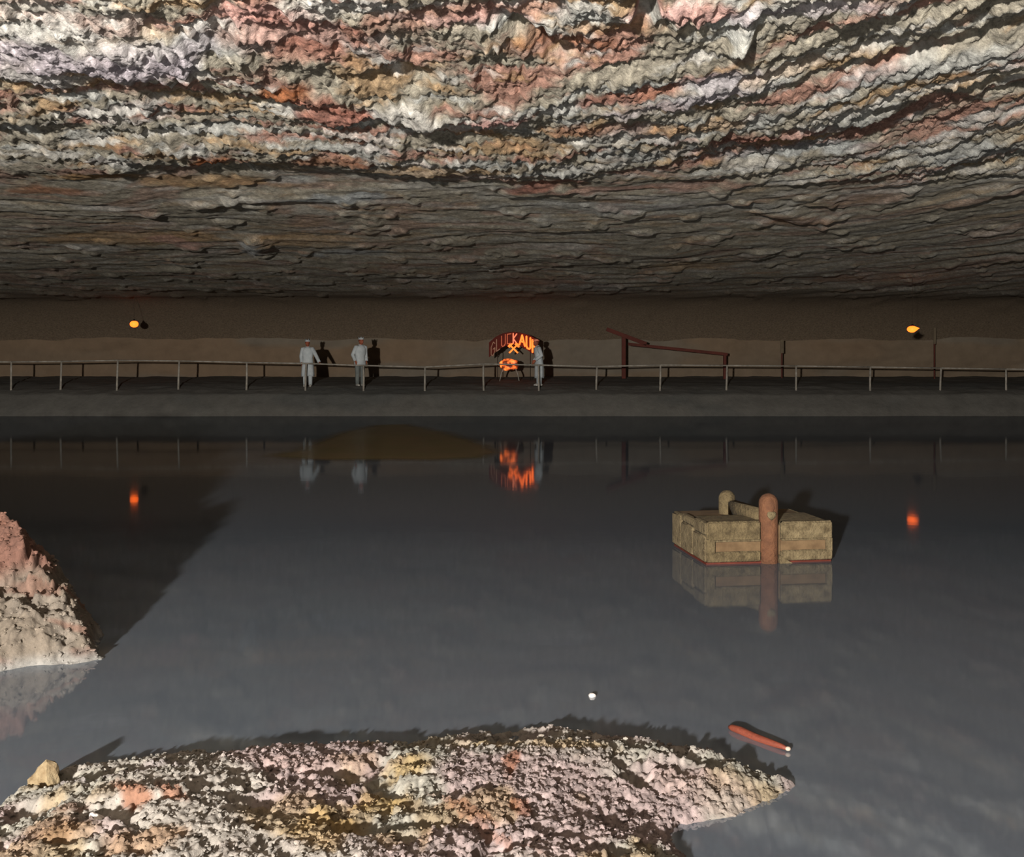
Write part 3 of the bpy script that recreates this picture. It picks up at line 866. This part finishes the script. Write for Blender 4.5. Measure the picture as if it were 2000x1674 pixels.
# ------------------------------------------------------------------ floating wood, loose stones
def build_log():
    a = Vector((*water_pt(1424, 1424), 0.012)); b = Vector((*water_pt(1541, 1469), 0.012))
    d = b - a
    mat = solid_mat('rust_red_wood', lin(76, 32, 20), lin(98, 46, 30), 20, 0.6, 0.5, 0.004, 60, (1, 6, 6))
    root = empty('floating_log', a, 'rust red pointed piece of wood floating beside the wide mound', 'wood')
    bm = bmesh.new()
    k = [0, .06, .2, .45, .7, .9, 1.0]; r = [.010, .019, .023, .023, .020, .014, .006]
    tube_bm(bm, [d * t + Vector((0, 0, 0.004 * math.sin(t * 9))) for t in k], r, 12, (1, 1))
    bm_obj('trunk', bm, mat, root, True)
    bm = bmesh.new(); ball_bm(bm, d * 0.985 + Vector((0, 0, 0.004)), 0.012, 10, 8, (1.3, 1, 1))
    bm_obj('pale_tip', bm, solid_mat('bare_wood', lin(140, 120, 106), lin(160, 142, 126), 20), root, True)
build_log()

def stone(name, loc, sz, mat, label, cat, rot=(0, 0, 0), seed=0, sub=3, kind='round'):
    bm = bmesh.new(); bmesh.ops.create_icosphere(bm, subdivisions=sub, radius=1)
    rr = random.Random(seed)
    ph = [rr.uniform(0, 6) for _ in range(6)]
    for v in bm.verts:
        n = v.co.normalized()
        k = 1 + .13 * math.sin(3 * n.x + ph[0]) + .12 * math.sin(4 * n.y + ph[1]) + .10 * math.sin(5 * n.z + ph[2]) + .06 * math.sin(9 * n.x + 7 * n.z + ph[3])
        v.co = Vector((n.x * sz[0] * k, n.y * sz[1] * k, n.z * sz[2] * k))
    o = bm_obj(name, bm, mat, None, False)
    o.location = loc; o.rotation_euler = rot
    tag(o, label, cat)
    return o

yel = solid_mat('ochre_stone', lin(86, 70, 48), lin(114, 100, 76), 22, 0.9, 0.8, 0.01, 60)
wht = solid_mat('white_salt_stone', lin(160, 152, 146), lin(186, 178, 172), 20, 0.8, 0.6, 0.006, 60)
x, y = water_pt(88, 1545)
h = float(near_h(np.array([x]), np.array([y]))[0][0])
stone('rock', (x, y, h + 0.035), (0.075, 0.06, 0.085), yel, 'ochre upright rock at the edge of the wide salt mound', 'rock', (0, 0.25, 0.3), 3)
D = 4.45
x = (198 - 1000) * D / FPX
h = float(near_h(np.array([x]), np.array([D]))[0][0])
stone('salt_stone', (x, D, h + 0.03), (0.085, 0.03, 0.028), wht, 'elongated white stone lying on the wide salt mound', 'stone', (0, 0.25, -0.7), 9)
x, y = water_pt(1157, 1360)
stone('salt_chip', (x, y, 0.004), (0.026, 0.02, 0.016), wht, 'small white salt chip floating on open water before the wide mound', 'stone', (0, 0, 0.3), 12, 2)

# ------------------------------------------------------------------ people
def hand_bm(bm, wrist, direction, side, s=1.0, curl=0.5):
    """palm, four fingers and a thumb growing along direction; side = sideways axis of the palm"""
    d = Vector(direction).normalized(); sd = (Vector(side) - d * Vector(side).dot(d)).normalized(); nrm = d.cross(sd)
    w = Vector(wrist)
    tube_bm(bm, [w - d * 0.02, w + d * 0.03 * s, w + d * 0.09 * s], [(0.026, 0.020), (0.040, 0.018), (0.042, 0.016)], 10, up=sd)
    for i, ln in enumerate((0.068, 0.078, 0.072, 0.056)):
        b = w + d * 0.085 * s + sd * (0.030 - 0.020 * i)
        m1 = b + d * ln * 0.5; m2 = m1 + (d * (1 - curl) + nrm * curl).normalized() * ln * 0.5
        tube_bm(bm, [b, m1, m2], [0.0095, 0.009, 0.0075], 7)
    b = w + d * 0.03 * s + sd * 0.035
    tube_bm(bm, [b, b + (d + sd).normalized() * 0.035, b + (d + sd).normalized() * 0.035 + d * 0.03], [0.012, 0.0105, 0.009], 7)

def build_person(px, D, height, rotz, label, hem, coat_w, arms, cap, trousers, lean=0.0, head_turn=0.0, hair=True):
    g = float(bank_z(D)) + 0.005
    root = empty('person', ((px - 1000) * D / FPX, D, g), label, 'person')
    s = height / 1.76
    root.rotation_euler = (0, 0, rotz)
    root.scale = (s, s, s)
    ln = lambda z: -lean * max(0, z - 0.9)               # forward bend (forward is -Y)
    bm = bmesh.new()
    # legs, trunk, neck
    for sx in (-1, 1):
        tube_bm(bm, [(sx * .10, 0, .06), (sx * .10, 0.005, .28), (sx * .10, -.01, .48), (sx * .10, 0, .72), (sx * .09, 0, .95)], [.040, .055, .055, .078, .088], 12)
        tube_bm(bm, [(sx * .10, .06, .045), (sx * .105, -.04, .045), (sx * .11, -.16, .03)], [(.036, .036), (.042, .036), (.034, .022)], 10)
    tube_bm(bm, [(0, 0, .84), (0, 0, .95), (0, ln(1.1), 1.1), (0, ln(1.3), 1.3), (0, ln(1.44), 1.44), (0, ln(1.49), 1.49)],
            [(.14, .10), (.165, .115), (.145, .10), (.175, .115), (.15, .09), (.06, .06)], 18, up=(1, 0, 0))
    tube_bm(bm, [(0, ln(1.45), 1.45), (0, ln(1.56) - .015, 1.57)], [.056, .05], 12)
    hc = Vector((0, ln(1.64) - .025, 1.645))
    R = Matrix.Rotation(head_turn, 3, 'Z')
    ball_bm(bm, hc, .1, 20, 16, (.78, .98, 1.15))
    ball_bm(bm, hc + R @ Vector((0, -.045, -.055)), .06, 14, 10, (.86, .9, 1.0))
    tube_bm(bm, [hc + R @ Vector((0, -.09, .015)), hc + R @ Vector((0, -.122, -.028)), hc + R @ Vector((0, -.09, -.04))], [.010, .016, .012], 8)
    for sx in (-1, 1):
        ball_bm(bm, hc + R @ Vector((sx * .08, .005, -.01)), .03, 10, 8, (.35, .7, 1.05))
        ball_bm(bm, hc + R @ Vector((sx * .032, -.088, .022)), .014, 8, 6)
    tube_bm(bm, [hc + R @ Vector((-.026, -.095, -.066)), hc + R @ Vector((0, -.104, -.064)), hc + R @ Vector((.026, -.095, -.066))], [.006, .009, .006], 6)
    for sx, (el, wr, dirn) in zip((-1, 1), arms):
        sh = Vector((sx * .185, ln(1.42), 1.415))
        tube_bm(bm, [sh - Vector((sx * .05, 0, -.01)), sh, Vector(el), Vector(wr)], [.055, .056, .043, .030], 12)
        hand_bm(bm, wr, dirn, (-sx * .3, -1, 0), 1.0, .45)
    body = bm_obj('body', bm, M['skin'], root, True)
    rm = body.modifiers.new('merge', 'REMESH'); rm.mode = 'VOXEL'; rm.voxel_size = 0.0085; rm.use_smooth_shade = True
    sm = body.modifiers.new('soften', 'SMOOTH'); sm.factor = 0.5; sm.iterations = 2
    # coat: closed loft from hem to collar with soft folds
    bm = bmesh.new()
    zs = [hem, hem + .12, .78, .95, 1.10, 1.28, 1.40, 1.455, 1.50]
    rx = [coat_w, coat_w * .97, .225, .205, .185, .212, .205, .16, .075]
    ry = [coat_w * .78, coat_w * .76, .165, .150, .140, .150, .132, .11, .075]
    zz = [(z, a, b) for z, a, b in zip(zs, rx, ry)]
    zz = [t for i, t in enumerate(zz) if i < 2 or t[0] > hem + .15]
    n = 36; rings = []
    for z, a, b in zz:
        fold = max(0, min(1, (1.0 - z) / .5)) * .035
        rings.append([bm.verts.new((a * math.cos(t) * (1 + fold * math.sin(7 * t) / .5 * .5), ln(z) + b * math.sin(t) * (1 + fold * math.sin(7 * t)), z + (.012 * math.sin(3 * t) if z == hem else 0)))
                      for t in [2 * math.pi * k / n for k in range(n)]])
    for a, b in zip(rings[:-1], rings[1:]):
        for k in range(n): bm.faces.new((a[k], a[(k + 1) % n], b[(k + 1) % n], b[k]))
    bm.faces.new(rings[-1])
    coat = bm_obj('coat', bm, M['coat'], root, True)
    sol = coat.modifiers.new('cloth', 'SOLIDIFY'); sol.thickness = .012
    for sx, (el, wr, dirn) in zip((-1, 1), arms):
        sh = Vector((sx * .175, ln(1.42), 1.42))
        wr = Vector(wr); el = Vector(el)
        bm = bmesh.new()
        tube_bm(bm, [sh - Vector((sx * .08, 0, -.01)), sh, sh.lerp(el, .5), el, el.lerp(wr, .55), wr], [.075, .088, .078, .070, .064, .060], 14)
        bm_obj('sleeve', bm, M['coat'], coat, True)
    bm = bmesh.new()
    tube_bm(bm, [(0, ln(1.47), 1.465), (0, ln(1.5), 1.50), (0, ln(1.53) - .005, 1.525)], [.092, .082, .078], 16)
    bm_obj('collar', bm, M['coat'], coat, True)
    for sx in (-1, 1):
        bm = bmesh.new()
        tube_bm(bm, [(sx * .10, 0, .07), (sx * .10, 0, .28), (sx * .10, -.01, .5), (sx * .10, 0, .75), (sx * .09, 0, .93)], [.070, .075, .082, .10, .105], 14)
        bm_obj('trouser_leg', bm, trousers, root, True)
        bm = bmesh.new()
        tube_bm(bm, [(sx * .10, .095, .042), (sx * .10, .06, .05), (sx * .105, -.05, .05), (sx * .11, -.14, .038), (sx * .112, -.185, .03)], [(.03, .03), (.045, .05), (.050, .05), (.046, .036), (.024, .022)], 12, up=(1, 0, 0))
        bm_obj('shoe', bm, M['shoe'], root, True)
    if hair:
        bm = bmesh.new()
        ball_bm(bm, hc + R @ Vector((0, .018, .028)), .103, 18, 12, (.84, .98, 1.08))
        for v in list(bm.verts):
            l = R.inverted() @ (v.co - hc)
            if l.z < -.05 or l.y < -.062: bm.verts.remove(v)
        bm_obj('hair', bm, M['hair'], root, True)
    if cap == 'peaked':
        # white cap with an upright notched rim
        bm = bmesh.new(); n = 30
        lo = [bm.verts.new(hc + Vector((.093 * math.cos(t), .110 * math.sin(t) + .006, .055))) for t in [2 * math.pi * k / n for k in range(n)]]
        hi = [bm.verts.new(hc + Vector((.104 * math.cos(2 * math.pi * k / n), .12 * math.sin(2 * math.pi * k / n) + .006, (.172 if k % 5 == 0 else .112 if k % 5 in (2, 3) else .142)))) for k in range(n)]
        cr = [bm.verts.new(hc + Vector((.088 * math.cos(t), .104 * math.sin(t) + .006, .105))) for t in [2 * math.pi * k / n for k in range(n)]]
        for k in range(n):
            j = (k + 1) % n
            bm.faces.new((lo[k], lo[j], hi[j], hi[k])); bm.faces.new((hi[k], hi[j], cr[j], cr[k]))
        bm.faces.new(cr)
        bm_obj('cap', bm, M['coat'], root, True)
    else:
        bm = bmesh.new()
        ball_bm(bm, hc + Vector((0, 0, .075)), .098, 18, 10, (.92, 1.12, .62))
        tube_bm(bm, [hc + Vector((0, 0, .052)), hc + Vector((0, 0, .068))], [(.118, .138), (.112, .13)], 20)
        bm_obj('cap', bm, M['pink'], root, True)
    return root

PD = 39.42
build_person(601, PD, 1.80, math.radians(4), 'person in long white coat and notched white cap reaching an arm out to the railing', .40, .25,
             [((-.25, .03, 1.15), (-.22, -.05, .92), (0.05, -.2, -1)), ((.34, -.16, 1.16), (.47, -.35, .93), (.5, -.5, -.4))], 'peaked', M['coat'], 0.03, 0.3)
build_person(703, PD + .1, 1.86, math.radians(35), 'person in white jacket and grey trousers with a notched white cap, arms hanging', .74, .225,
             [((-.27, .05, 1.14), (-.22, -.09, .92), (.1, -.3, -1)), ((.26, .05, 1.14), (.22, -.09, .92), (-.1, -.3, -1))], 'peaked', M['grey_cloth'], 0.10, 0.2)
build_person(1053, PD + .15, 1.80, math.radians(-75), 'person in long white coat and salmon hat beside the arched sign', .30, .225,
             [((-.25, .02, 1.15), (-.20, -.14, .95), (.1, -.5, -1)), ((.25, .02, 1.15), (.18, -.20, .98), (-.1, -.6, -.8))], 'hat', M['coat'], 0.12, 0.1)
